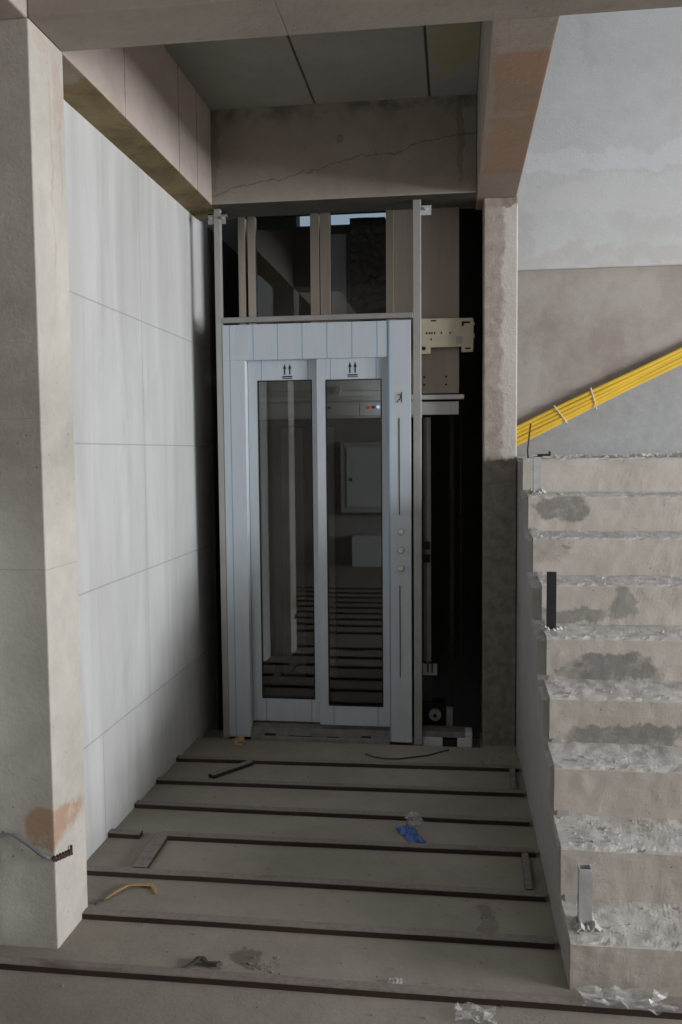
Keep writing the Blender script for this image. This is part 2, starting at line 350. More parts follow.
m_glass = glass('door_glass', (0.85, 0.87, 0.86), 2.1); m_glass_up = glass('upper_glass', (0.78, 0.82, 0.84), 1.7)
def filmplastic(name, col, tr):
    m = bpy.data.materials.new(name); m.use_nodes = True; nt = m.node_tree; b = nt.nodes['Principled BSDF']; k = N(nt)
    b.inputs['Base Color'].default_value = (*col, 1); b.inputs['Roughness'].default_value = 0.25
    t = k.n('ShaderNodeBsdfTransparent'); mx = k.n('ShaderNodeMixShader'); mx.inputs[0].default_value = tr
    k.l(b.outputs[0], mx.inputs[1]); k.l(t.outputs[0], mx.inputs[2]); k.l(mx.outputs[0], nt.nodes['Material Output'].inputs[0])
    return m
m_clear = filmplastic('clear_film', (0.75, 0.75, 0.75), 0.68); m_bluefilm = filmplastic('blue_film', (0.05, 0.13, 0.42), 0.1)

# ------------------------------------------------------------------ the setting
XL, ZB, ZS = -1.352, 2.735, 3.19          # marble wall, beam soffit, slab soffit
bm = nb((-3.2, 8.3, -3.0, 4.36, -0.2, 0.0), (0.30, 8.3, 4.36, 5.9, -0.2, 0.0)); struct('floor', bm, m_floor)
struct('wall_left', nb((XL-0.2, XL, 2.60, 5.75, -0.3, 3.3)), m_marble)
struct('wall_left', nb((-3.2, -3.0, -3.0, 2.63, 0, 3.6)), m_room)
struct('wall_left', nb((-3.0, XL-0.2, 2.5, 2.63, 0, 2.735)), m_room)
struct('column', nb((-1.62, -1.197, 2.41, 2.63, -0.05, 2.735)), m_column, 0.004)
struct('column', nb((0.141, 0.305, 4.40, 4.62, -0.05, 2.735)), m_rcol, 0.006)
bm = bmesh.new(); fs = bx(bm, -1.50, -1.20, 2.62, 4.55, ZB, 3.20); fs[4].material_index = 1; struct('ceiling_beam', bm, [m_beam_side, m_mould], 0.006)
bm = bmesh.new(); bx(bm, -1.62, -1.20, -3.0, 2.42, ZB, 3.20); struct('ceiling_beam', bm, m_beam_side, 0.006)
bm = bmesh.new(); bx(bm, -1.20, 8.1, 2.41, 2.63, ZB, 3.70); struct('ceiling_beam', bm, m_beam, 0.006)
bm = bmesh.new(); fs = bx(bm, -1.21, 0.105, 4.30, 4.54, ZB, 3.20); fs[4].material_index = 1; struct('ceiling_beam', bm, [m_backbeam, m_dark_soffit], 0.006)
bm = bmesh.new(); fs = bx(bm, 0.105, 0.30, 2.62, 4.62, ZB, 3.70); fs[4].material_index = 1; struct('ceiling_beam', bm, [m_beam, m_rust_soffit], 0.006)
# lift lobby slab: three cast panels with open joints under a topping
for a, b_ in ((-1.20, -0.679), (-0.670, -0.124), (-0.114, 0.105)):
    struct('ceiling', nb((a, b_, 2.63, 4.30, ZS, 3.30)), m_slab, 0.004)
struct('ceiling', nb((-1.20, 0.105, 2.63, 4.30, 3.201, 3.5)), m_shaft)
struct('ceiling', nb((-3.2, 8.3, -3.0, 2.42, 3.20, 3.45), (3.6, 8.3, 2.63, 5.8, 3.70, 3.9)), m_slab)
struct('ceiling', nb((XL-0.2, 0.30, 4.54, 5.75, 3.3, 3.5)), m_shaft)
# stairwell: back wall with a thicker upper lift of plaster
struct('wall_back', nb((0.30, 8.3, 5.60, 5.8, -0.1, 5.8)), m_wallback)
struct('wall_back_upper', nb((0.30, 8.1, 5.572, 5.60, 2.615, 5.8)), m_wallback_up, 0.008)
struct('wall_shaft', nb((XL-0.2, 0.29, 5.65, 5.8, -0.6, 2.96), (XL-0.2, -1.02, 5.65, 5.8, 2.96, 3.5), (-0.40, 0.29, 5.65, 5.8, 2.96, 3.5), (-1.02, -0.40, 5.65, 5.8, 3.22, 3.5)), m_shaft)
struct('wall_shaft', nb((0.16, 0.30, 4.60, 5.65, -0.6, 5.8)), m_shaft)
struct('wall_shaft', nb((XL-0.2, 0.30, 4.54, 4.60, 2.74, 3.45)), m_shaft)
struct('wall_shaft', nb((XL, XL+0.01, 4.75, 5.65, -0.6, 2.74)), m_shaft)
struct('floor_pit', nb((XL, 0.16, 4.36, 5.65, -0.65, -0.55)), m_shaft)
struct('wall_front', nb((-3.2, 8.3, -3.0, -2.78, 0, 3.4)), m_room)
# right wall with its two window openings
struct('wall_right', nb((8.1, 8.3, -3.0, -2.5, 0, 5.8), (8.1, 8.3, -1.2, -0.5, 0, 5.8), (8.1, 8.3, 2.9, 5.6, 0, 5.8),
    (8.1, 8.3, -2.5, -1.2, 0, 1.1), (8.1, 8.3, -2.5, -1.2, 2.6, 5.8), (8.1, 8.3, -0.5, 2.9, 0, 1.25), (8.1, 8.3, -0.5, 2.9, 2.75, 5.8)), m_room)
def window(name, y0, y1, z0, z1):
    ym = (y0+y1)/2
    struct(name, nb((8.17, 8.23, y0, y1, z0, z0+.05), (8.17, 8.23, y0, y1, z1-.05, z1), (8.17, 8.23, y0, y0+.05, z0+.05, z1-.05), (8.17, 8.23, y1-.05, y1, z0+.05, z1-.05), (8.17, 8.23, ym-.03, ym+.03, z0+.05, z1-.05)), m_post)
window('window_1', -0.5, 2.9, 1.25, 2.75); window('window_2', -2.5, -1.2, 1.1, 2.6)
struct('wall_stairwell', nb((0.105, 3.6, 2.41, 2.63, 3.70, 5.8), (3.6, 3.8, 2.41, 5.8, 3.70, 5.8), (0.105, 0.30, 2.63, 5.65, 3.70, 5.8)), m_room)

# ------------------------------------------------------------------ staircase
stair = thing('concrete_staircase', 'rough cast concrete staircase rising beside the lift, patched grey and bare of tiles', 'staircase', (1.2, 2.34, 0))
R_, G_, Y0, XS, XE = 0.1655, 0.229, 2.385, 0.318, 2.1
ZT = [0.0] + [0.140+R_*k for k in range(9)]
XK = [0.318, 0.318, 0.322, 0.330, 0.342, 0.345, 0.330, 0.328, 0.320]
def step_mesh(k):
    yf, z0, z1 = Y0+G_*k, ZT[k], ZT[k+1]
    last = k == 8
    yb = 5.59 if last else yf+G_+0.02
    bm = bmesh.new(); nx = 120; xe = 3.4 if last else XE
    prof = [(yf, z0 if k == 0 else z0-0.02)] + [(yf, z0+(z1-z0)*t) for t in (0.2, 0.4, 0.6, 0.8, 0.93)] + [(yf+0.004, z1-0.004), (yf+0.014, z1)]
    prof += [(yf+0.014+(yb-yf-0.014)*t, z1) for t in (0.08, 0.2, 0.35, 0.5, 0.65, 0.8, 1.0)] + [(yb, z0-0.0)]
    rings = []
    for i in range(nx+1):
        x = XK[k]+(xe-XK[k])*(i/nx)**1.6; ring = []
        for j, (y, z) in enumerate(prof):
            q = Vector((x*6, k*3.7, j*0.35)); d = noise.noise(q); e = noise.noise(Vector((x*23, k*5.1+9, j*0.9)))
            yy, zz, xx = y, z, x
            if 0 < j < 6: yy += 0.003*d + 0.002*e
            elif j in (6, 7):
                yy += 0.006*abs(d)+0.008*max(0, e); zz -= 0.007*abs(e)+0.005*max(0, d)
            elif 8 <= j < 15: zz += 0.004*e*(0 if last and j == 14 else 1) + 0.003*d + (0.004 if j > 9 else 0)
            if i == 0: xx += 0.008*abs(noise.noise(Vector((j*0.8+k*4.3, k*1.7, 2.0)))) + (0.012 if j in (6, 7) else 0)
            ring.append(bm.verts.new((xx, yy, zz)))
        rings.append(ring)
    n = len(prof)
    for i in range(nx):
        for j in range(n):
            f = bm.faces.new((rings[i][j], rings[i+1][j], rings[i+1][(j+1) % n], rings[i][(j+1) % n]))
            f.material_index = 1 if 6 <= j < 14 else 0
    bm.faces.new(rings[0]); bm.faces.new(list(reversed(rings[-1])))
    return bm
for k in range(9):
    obj('landing_step' if k == 8 else 'step', step_mesh(k), [m_step, m_dust], stair)
core = [(Y0+0.06, 0.0)]
for k in range(9):
    core += [(Y0+G_*k+0.06, ZT[k+1]-0.03), (Y0+G_*(k+1)+0.06 if k < 8 else 5.58, ZT[k+1]-0.03)]
core += [(5.58, 0.0)]
bm = prism(bmesh.new(), core, 'x', 0.36, XE-0.02); obj('core', bm, m_plaster, stair)
outer, inner = [(Y0+0.003, -0.01, 0.326)], [(Y0+0.020, -0.01, 0.316)]
for k in range(9):
    y = Y0+G_*k; z0, zt, xk = ZT[k], ZT[k+1], XK[k]
    ye = y+G_ if k < 8 else 4.60
    pts = [(y+0.003+0.008*abs(noise.noise(Vector((k*2.3, t*5, 1)))), z0+(zt-z0)*t, 0) for t in (0.12, 0.3, 0.5, 0.7, 0.88)]
    pts += [(y+0.012+0.01*abs(noise.noise(Vector((k*3.1, 4, 2)))), zt-0.012, 1)]
    pts += [(y+(ye-y)*t, zt-0.004-0.008*abs(noise.noise(Vector((k*1.9, t*6, 7)))), 2) for t in (0.15, 0.35, 0.6, 0.85)]
    for (py, pz, kind) in pts:
        w = 0.012+0.014*abs(noise.noise(Vector((py*9, pz*9, 3))))
        outer.append((py, pz, xk+0.012)); inner.append((py+(w if kind < 2 else 0), pz-(w if kind > 0 else 0), 0.309+0.006*max(0, 1-py+2.385)))
outer += [(4.60, -0.01, 0.33)]; inner += [(4.60, -0.01, 0.309)]
bm = bmesh.new()
A = [bm.verts.new((x, y, z)) for y, z, x in inner]; B = [bm.verts.new((x, y, z)) for y, z, x in outer]; Cc = [bm.verts.new((0.37, y, z)) for y, z, x in outer]
nA = len(A)
bm.faces.new(A); bm.faces.new(list(reversed(Cc)))
for q in range(nA):
    bm.faces.new((A[q], B[q], B[(q+1) % nA], A[(q+1) % nA])); bm.faces.new((B[q], Cc[q], Cc[(q+1) % nA], B[(q+1) % nA]))
obj('side_plaster', bm, m_plaster, stair)

# ------------------------------------------------------------------ lift entrance: steel subframe
YF = 4.37
def tubebar(x0, x1, y0, y1, z0, z1): return nb((x0, x1, y0, y1, z0, z1))
fr = thing('steel_subframe', 'grey steel subframe of two full height posts and a crossbar around the lift door', 'frame', (-0.69, 4.39, 0))
obj('post', nb((-1.212, -1.179, YF, YF+0.035, 0.0, ZB)), m_post, fr, 0.003)
obj('post', nb((-0.206, -0.166, YF, YF+0.035, 0.0, ZB)), m_post, fr, 0.003)
obj('crossbar', nb((-1.179, -0.206, YF-0.002, YF+0.033, 2.163, 2.190)), m_crossbar, fr, 0.003)
def bracket(x0, x1):
    bm = nb((x0, x1, YF+0.006, YF+0.012, 2.66, 2.712), (x0, x1, YF+0.006, YF+0.05, 2.706, 2.712))
    xm = (x0+x1)/2; tube(bm, [(xm, YF+0.007, 2.69), (xm, YF-0.008, 2.69)], 0.009, 6)
    return bm
obj('bracket', bracket(-1.243, -1.212), m_post, fr); obj('bracket', bracket(-1.179, -1.152), m_post, fr); obj('bracket', bracket(-0.166, -0.115), m_galv, fr)

# ------------------------------------------------------------------ lift door
door = thing('lift_door', 'pale blue filmed two panel glazed lift door with call buttons on its right', 'lift door', (-0.69, 4.40, 0))
hd = obj('header', nb((-1.110, -0.331, YF, YF+0.06, 1.973, 2.152)), m_film_head, door, 0.002)
ls = obj('jamb', nb((-1.178, -1.062, YF-0.002, YF+0.06, 0.012, 1.9725), (-1.178, -1.1105, YF-0.002, YF+0.06, 1.9725, 2.1515)), m_film_left, door, 0.002)
rs = obj('jamb', nb((-0.331, -0.218, YF-0.004, YF+0.06, 0.012, 2.1525)), m_film_right, door, 0.002)
bm = nb((-0.2785, -0.2745, YF-0.0065, YF+0.02, 1.182, 1.669), (-0.2785, -0.2745, YF-0.0065, YF+0.02, 0.351, 0.825)); obj('slot', bm, m_ink, rs)
for z in (1.096, 1.004, 0.912):
    bm = bmesh.new(); tube(bm, [(-0.270, YF-0.002, z), (-0.270, YF-0.011, z)], 0.018, 20); bt = obj('button', bm, m_post, rs)
    bm = bmesh.new(); tube(bm, [(-0.270, YF-0.0111, z), (-0.270, YF-0.016, z)], [0.014, 0.011], 18); obj('button_cap', bm, m_button, bt)
bm = nb((-0.291, -0.257, YF-0.0055, YF-0.0035, 1.742, 1.798)); st = obj('sticker', bm, m_sticker, rs)
bm = nb((-0.285, -0.271, YF-0.0063, YF-0.005, 1.782, 1.786), (-0.272, -0.268, YF-0.0063, YF-0.005, 1.762, 1.786), (-0.280, -0.272, YF-0.0063, YF-0.005, 1.756, 1.764),
        (-0.286, -0.281, YF-0.0063, YF-0.005, 1.748, 1.756), (-0.266, -0.262, YF-0.0063, YF-0.005, 1.748, 1.796)); obj('sticker_mark', bm, m_ink, st)
def leaf(x0, x1, g0, g1, gz0, gz1, z0, yf, mat, ax):
    yb = yf+0.024
    bm = nb((x0, g0, yf, yb, z0, 1.985), (g1, x1, yf, yb, z0, 1.985), (g0, g1, yf, yb, z0, gz0), (g0, g1, yf, yb, gz1, 1.985))
    lf = obj('door_leaf', bm, mat, door, 0.0015)
    obj('glass_pane', nb((g0-0.006, g1+0.006, yf+0.006, yf+0.014, gz0-0.006, gz1+0.006)), m_glass, lf)
    w = 0.005
    obj('glazing_bead', nb((g0, g0+w, yf-0.001, yf+0.005, gz0, gz1), (g1-w, g1, yf-0.001, yf+0.005, gz0, gz1), (g0+w, g1-w, yf-0.001, yf+0.005, gz0, gz0+w), (g0+w, g1-w, yf-0.001, yf+0.005, gz1-w, gz1)), m_ink, lf)
    bm = bmesh.new()
    for dx in (-0.0135, 0.0135):                                    # two upward arrows over a ground bar
        prism(bm, [(ax+dx-0.0035, 1.900), (ax+dx+0.0035, 1.900), (ax+dx+0.0035, 1.931), (ax+dx+0.0095, 1.928), (ax+dx, 1.954), (ax+dx-0.0095, 1.928), (ax+dx-0.0035, 1.931)], 'y', yf-0.0008, yf+0.001)
    prism(bm, [(ax-0.026, 1.886), (ax+0.026, 1.886), (ax+0.026, 1.893), (ax-0.026, 1.893)], 'y', yf-0.0008, yf+0.001)
    prism(bm, [(ax-0.026, 1.878), (ax+0.026, 1.878), (ax+0.026, 1.8825), (ax-0.026, 1.8825)], 'y', yf-0.0008, yf+0.001)
    obj('arrow_symbol', bm, m_ink, lf)
    bm = bmesh.new(); zc = (z0+gz0)/2+0.01; xc = (g0+g1)/2
    tube(bm, [(xc, yf+0.001, zc), (xc, yf-0.002, zc)], 0.0055, 10); obj('rivet', bm, m_galv, lf)
    return lf
leaf(-1.060, -0.675, -1.010, -0.726, 0.207, 1.872, 0.086, YF+0.050, m_film_leaf_l, -0.853)
leaf(-0.697, -0.327, -0.651, -0.366, 0.185, 1.868, 0.083, YF+0.022, m_film_leaf_r, -0.512)
bm = nb((-1.062, -0.331, YF+0.004, YF+0.10, 0.0, 0.045), (-1.062, -0.331, YF+0.012, YF+0.021, 0.045, 0.062), (-1.062, -0.331, YF+0.047, YF+0.049, 0.045, 0.075), (-1.062, -0.331, YF+0.078, YF+0.10, 0.045, 0.078))
sl = obj('sill', bm, m_sill, door, 0.001)
obj('sill_slot', nb((-0.99, -0.93, YF+0.0025, YF+0.02, 0.022, 0.034), (-0.86, -0.74, YF+0.0025, YF+0.02, 0.012, 0.026), (-0.66, -0.60, YF+0.0025, YF+0.02, 0.012, 0.026), (-0.48, -0.43, YF+0.0025, YF+0.02, 0.026, 0.036)), m_ink, sl)
bm = nb((-1.06, -0.33, YF-0.012, YF+0.003, 0.0, 0.022)); obj('sill_lip', bm, m_sill, door, 0.002)

# ------------------------------------------------------------------ behind the door: lift car with its door operator
car = thing('lift_car', 'dark lift car behind the door glass with grey door operator on top', 'lift', (-0.69, 5.0, 0.0))
YC = 4.58
obj('car_wall', nb((-1.20, -1.17, YC, 5.55, 0, 1.68), (-0.26, -0.23, YC, 5.55, 0, 1.68), (-1.20, -0.23, 5.52, 5.55, 0, 1.68)), m_car, car)
obj('car_roof', nb((-1.20, -0.23, YC+0.06, 5.55, 1.68, 1.70)), m_car, car)
obj('car_floor', nb((-1.20, -0.23, YC, 5.55, -0.05, 0.03)), m_car, car)
obj('car_wall_panel', nb((-1.10, -0.96, 5.46, 5.52, 0.05, 1.66), (-0.86, -0.76, 5.46, 5.52, 0.05, 1.66)), m_oper, car)
op = obj('door_operator', nb((-1.20, -0.17, YC, YC+0.05, 1.68, 1.90)), m_oper, car, 0.003)
obj('operator_rail', nb((-1.20, 0.047, YC-0.045, YC, 1.768, 1.792)), m_oper_l, op, 0.002)
obj('operator_rail', nb((-1.20, -0.315, YC-0.02, YC, 1.822, 1.834)), m_oper, op, 0.002)
obj('operator_cover', nb((-1.20, -0.50, YC-0.03, YC-0.001, 1.690, 1.757), (-0.496, 0.018, YC-0.03, YC-0.001, 1.690, 1.757)), m_oper_l, op, 0.002)
for x in (-0.985, -0.615):
    bm = bmesh.new(); tube(bm, [(x, YC-0.001, 1.826), (x, YC-0.04, 1.826)], 0.022, 14); tube(bm, [(x, YC-0.04, 1.826), (x, YC-0.048, 1.826)], 0.008, 8); obj('operator_roller', bm, m_galv, op)
for x, m, nm in ((-0.655, m_ink, 'switch'), (-0.438, m_red, 'red_lamp'), (-0.422, m_ink, 'switch'), (-0.398, m_blue_led, 'blue_lamp')):
    bm = bmesh.new(); tube(bm, [(x, YC-0.029, 1.734), (x, YC-0.036, 1.734)], 0.008, 10); obj(nm, bm, m, op)
obj('operator_cover_flap', nb((-0.03, 0.019, YC-0.036, YC-0.031, 1.693, 1.755)), m_oper, op)

# upper glazing above the crossbar
YU = 4.56
up = thing('shaft_glazing', 'stainless framed glass panels and steel sheet above the lift door crossbar', 'glazing', (-0.6, YU, 1.9))
for a, b_ in ((-1.132, -1.094), (-1.081, -1.040), (-0.747, -0.701), (-0.695, -0.642), (-0.352, -0.311)):
    obj('mullion', nb((a, b_, YU-0.012, YU+0.03, 1.92, 2.80)), m_stainless, up, 0.002)
for a, b_ in ((-1.04, -0.747), (-0.642, -0.352)):
    obj('glass_pane', nb((a-0.004, b_+0.004, YU+0.004, YU+0.012, 1.92, 2.80)), m_glass_up, up)
obj('steel_sheet', nb((-0.309, 0.021, YU, YU+0.02, 1.80, 2.80)), m_sheet, up)
for x in (-0.157, -0.045):
    for z in (1.845, 1.885): obj('screw', tube(bmesh.new(), [(x, YU+0.001, z), (x, YU-0.004, z)], 0.006, 8), m_ink, up)

# things standing inside the shaft behind the upper glass
bm = bmesh.new(); g = []
for i in range(25):
    row = []
    for j in range(49):
        x, z = -0.590+0.20*i/24, 2.02+0.80*j/48; q = Vector((x*14, z*22, 3.0))
        row.append(bm.verts.new((x, 4.98-0.014*abs(noise.noise(q))-0.008*noise.noise(q*2.3), z)))
    g.append(row)
for i in range(24):
    for j in range(48): bm.faces.new((g[i][j], g[i+1][j], g[i+1][j+1], g[i][j+1]))
bx(bm, -0.590, -0.390, 5.00, 5.06, 2.02, 2.82)
wp = thing('wrapped_panel', 'dark panel wrapped in crinkled clear film behind the right upper glass', 'panel', (-0.49, 5.02, 1.705))
obj('film_wrap', bm, m_wrap, wp)
obj('stand', nb((-0.56, -0.42, 5.0, 5.05, 1.705, 2.02)), m_car, wp)
ps = obj('pale_board', nb((-0.700, -0.616, 5.00, 5.03, 1.705, 2.74)), m_oper); tag(ps, 'pale upright board in the shaft beside the film wrapped panel', 'board')

# cream plate
pl = thing('mounting_plate', 'cream perforated steel mounting plate fixed right of the lift door post', 'mounting plate', (-0.04, 4.50, 1.99))
out = [(-0.20, 1.998), (-0.124, 1.998), (-0.124, 2.030), (0.033, 2.030), (0.033, 2.003), (0.091, 2.003), (0.091, 2.173), (-0.20, 2.176)]
bm = prism(bmesh.new(), out, 'y', 4.50, 4.512); obj('plate', bm, m_cream, pl, 0.0015)
bm = bmesh.new(); bx(bm, 0.089, 0.093, 4.5001, 4.5405, 2.02, 2.165); bx(bm, 0.093, 0.100, 4.505, 4.53, 2.075, 2.095); bx(bm, 0.093, 0.100, 4.505, 4.53, 2.14, 2.15); obj('flange', bm, m_cream, pl)
for q in ([(0.034, 0.146), (0.076, 0.146), (0.076, 0.156), (0.034, 0.156)], [(0.052, 0.016), (0.078, 0.016), (0.078, 0.024), (0.052, 0.024)], [(-0.120, 0.160), (-0.094, 0.160), (-0.094, 0.167), (-0.120, 0.167)]):
    q = [(u, v+2.0) for u, v in q]
    if q[0][0] == 0.034: q = [(0.034, 2.134), (0.046, 2.134), (0.046, 2.146)] + q[1:]
    obj('slot', prism(bmesh.new(), q, 'y', 4.4975, 4.505), m_ink, pl)
for x, z in ((-0.142, 2.101), (-0.128, 2.101), (-0.116, 2.101), (-0.102, 2.101), (-0.068, 2.101), (-0.024, 2.101), (-0.119, 2.070)):
    obj('hole', nb((x-0.003, x+0.003, 4.4975, 4.505, z-0.005, z+0.005)), m_ink, pl)
obj('hole', tube(bmesh.new(), [(-0.157, 4.505, 2.025), (-0.157, 4.4975, 2.025)], 0.010, 12), m_ink, pl)
obj('label_patch', nb((0.006, 0.040, 4.4978, 4.5015, 2.045, 2.082)), m_post, pl)

# the open shaft to the right of the post
gr = thing('guide_rail', 'thin grey vertical guide rail in the dark gap right of the lift door', 'guide rail', (-0.145, 4.64, 0.36))
obj('rail', nb((-0.166, -0.127, 4.64, 4.655, 0.37, 1.68), (-0.150, -0.143, 4.60, 4.64, 0.37, 1.68)), m_post, gr)
for z in (0.985, 0.915): obj('clamp', nb((-0.172, -0.13, 4.57, 4.60, z, z+0.04)), m_ink, gr)
bm = nb((-0.170, -0.094, 4.60, 4.606, 0.305, 0.318), (-0.170, -0.148, 4.60, 4.606, 0.318, 0.366), (-0.116, -0.094, 4.60, 4.606, 0.318, 0.366), (-0.139, -0.125, 4.60, 4.606, 0.318, 0.366)); obj('end_bracket', bm, m_white, gr)
obj('rail_foot', nb((-0.172, -0.122, 4.642, 4.66, 0.152, 0.37)), m_car, gr)
r2 = obj('counterweight_rail', nb((-0.03, -0.005, 4.95, 4.98, -0.55, 3.29), (0.03, 0.036, 4.92, 5.0, -0.55, 3.29)), m_shaft)
tag(r2, 'faint dark upright rail in the shaft behind the black gap', 'rail')
mo = thing('shaft_motor', 'dark pulley block with a pale hub low in the shaft gap', 'pulley', (-0.12, 4.62, 0.0))
bm = nb((-0.175, -0.050, 4.62, 4.72, 0.005, 0.15)); obj('housing', bm, m_ink, mo, 0.01)
bm = bmesh.new(); tube(bm, [(-0.106, 4.62, 0.085), (-0.106, 4.60, 0.085)], [0.034, 0.030], 18); hb = obj('hub', bm, m_white, mo)
bm = bmesh.new(); tube(bm, [(-0.106, 4.60, 0.085), (-0.106, 4.594, 0.085)], 0.010, 10); obj('hub_bolt', bm, m_ink, hb)
bm = nb((-0.045, -0.012, 4.62, 4.66, 0.02, 0.12)); obj('side_plate', bm, m_oper, mo)
obj('mounting_foot', nb((-0.18, -0.01, 4.60, 4.74, -0.55, 0.005)), m_shaft, mo)
bxx = thing('plastic_box', 'pale white plastic carton at the foot of the lift post', 'box', (-0.04, 4.42, 0.0))
obj('carton', nb((-0.166, -0.062, 4.39, 4.50, -0.02, 0.035)), m_white, bxx, 0.004)
obj('carton', nb((0.012, 0.088, 4.39, 4.50, -0.02, 0.035), (0.050, 0.088, 4.40, 4.50, 0.035, 0.060)), m_white, bxx, 0.004)
obj('black_insert', nb((-0.062, 0.012, 4.395, 4.50, -0.02, 0.026)), m_ink, bxx)
obj('cardboard_flap', nb((-0.166, 0.05, 4.395, 4.50, 0.0352, 0.064)), m_sill, bxx, 0.002)
struct('trim_1', nb((-1.34, 0.13, 4.36, 4.56, -0.30, -0.02), (0.13, 0.30, 4.36, 4.60, -0.30, 0.0)), m_floor)

# ------------------------------------------------------------------ floor battens
GB = 'dusty brown battens across the floor'
def batten(x0, y0, x1, y1, label, w=0.042, h=0.019, nx=24):
    """a batten from one front-edge end to the other, slightly bowed and worn"""
    a, b_ = Vector((x0, y0, 0)), Vector((x1, y1, 0)); d = (b_-a); n = Vector((-d.y, d.x, 0)).normalized(); bm = bmesh.new(); rings = []
    if n.y < -0.01: n = -n
    for i in range(nx+1):
        p = a+d*(i/nx); s = 0.003*noise.noise(p*2.2); t = 0.0012*noise.noise(p*9)
        pr = [(0+s, 0), (0.001+s, h+t-0.002), (0.004+s, h+t), (w-0.004+s, h+t), (w+s, h+t-0.003), (w+s, 0)]
        rings.append([bm.verts.new(p+n*u+Vector((0, 0, v))) for u, v in pr])
    for i in range(nx):
        for j in range(6): bm.faces.new((rings[i][j], rings[i+1][j], rings[i+1][(j+1) % 6], rings[i][(j+1) % 6]))
    bm.faces.new(rings[0]); bm.faces.new(list(reversed(rings[-1])))
    o = obj('floor_batten', bm, m_batten); tag(o, label, 'batten', GB); return o
batten(-2.6, 2.292, 1.6, 2.285, 'long brown batten passing in front of the column and the lowest step')
batten(-1.198, 2.582, 0.298, 2.577, 'brown batten starting at the right side of the left column')
batten(-1.350, 2.862, 0.298, 2.858, 'brown batten just behind the left column and the tan scrap')
batten(-1.350, 3.162, -1.222, 3.163, 'stub of brown batten between marble wall and the grey lengthwise strip')
batten(-1.140, 3.164, 0.297, 3.176, 'brown batten running from the lengthwise strip, between tan scrap and blue wrapper')
batten(-1.350, 3.447, 0.296, 3.443, 'brown batten passing under the clear end of the blue wrapper')
batten(-1.350, 3.718, 0.296, 3.742, 'third brown batten in front of the lift door')
batten(-1.350, 4.004, 0.297, 4.040, 'brown batten nearest the lift door')
batten(-1.155, 2.905, -1.165, 3.19, 'grey lengthwise strip near the marble wall', w=0.055, nx=8)
batten(-1.105, 3.800, -0.962, 3.995, 'short loose brown strip lying aslant close to the lift door', w=0.036, nx=8)
batten(0.268, 3.785, 0.280, 4.036, 'short brown strip along the stair wall close to the lift', w=0.028, nx=6)
batten(0.262, 2.902, 0.270, 3.170, 'short brown strip along the stair wall lower down', w=0.026, nx=6)
for i in range(9):
    batten(-2.9, 1.72-0.29*i, 3.2, 1.72-0.29*i, 'dusty brown floor batten seen only as a dark line mirrored in the lift glass')

# ------------------------------------------------------------------ baluster stubs on the stairs
def stub(name, x, y, z, w, h, mat, label, hollow=True, d=None):
    d = d or w; t = 0.003; T = thing(name, label, 'post stub', (x, y, z), 'cut baluster stubs on the stairs')
    if hollow:
        bm = nb((x-w/2, x+w/2, y-d/2, y-d/2+t, z, z+h), (x-w/2, x+w/2, y+d/2-t, y+d/2, z, z+h), (x-w/2, x-w/2+t, y-d/2+t, y+d/2-t, z, z+h), (x+w/2-t, x+w/2, y-d/2+t, y+d/2-t, z, z+h))
    else: bm = nb((x-w/2, x+w/2, y-d/2, y+d/2, z, z+h))
    obj('tube', bm, mat, T)
    bm = bmesh.new()
    for i in range(9):
        a = 2*math.pi*i/9; r = 0.85*w*(0.8+0.4*random.random()); q = 0.006+0.006*random.random()
        tube(bm, [(x+r*math.cos(a)-q, y+r*math.sin(a), z), (x+r*math.cos(a), y+r*math.sin(a), z+q*1.2), (x+r*math.cos(a)+q*1.2, y+r*math.sin(a), z)], [q, q*1.2, q*.7], 5)
    obj('mortar', bm, m_dust, T)
    return T
stub('baluster_stub', 0.368, 2.47, 0.142, 0.036, 0.172, m_galv, 'hollow galvanised square stub standing on the lowest step')
stub('baluster_stub', 0.372, 3.42, 0.802, 0.036, 0.228, m_darksteel, 'dark blackened flat post stub standing halfway up the stairs', False, 0.012)
t3 = stub('baluster_stub', 0.376, 4.10, 1.302, 0.034, 0.168, m_galv, 'pale galvanised stub standing just below the stair landing')
obj('bent_plate', nb((0.376, 0.436, 4.086, 4.09, 1.474, 1.484), (0.426, 0.436, 4.086, 4.09, 1.484, 1.496), (0.364, 0.40, 4.085, 4.115, 1.4705, 1.474)), m_darksteel, t3)
bm = bmesh.new(); tube(bm, [(0.352, 4.30, 1.455), (0.350, 4.31, 1.50), (0.356, 4.32, 1.55), (0.362, 4.32, 1.605), (0.366, 4.33, 1.63)], 0.004, 6)
tag(obj('tie_wire', bm, m_rustwire), 'thin rusty wire sticking up from the landing by the yellow conduits', 'wire')

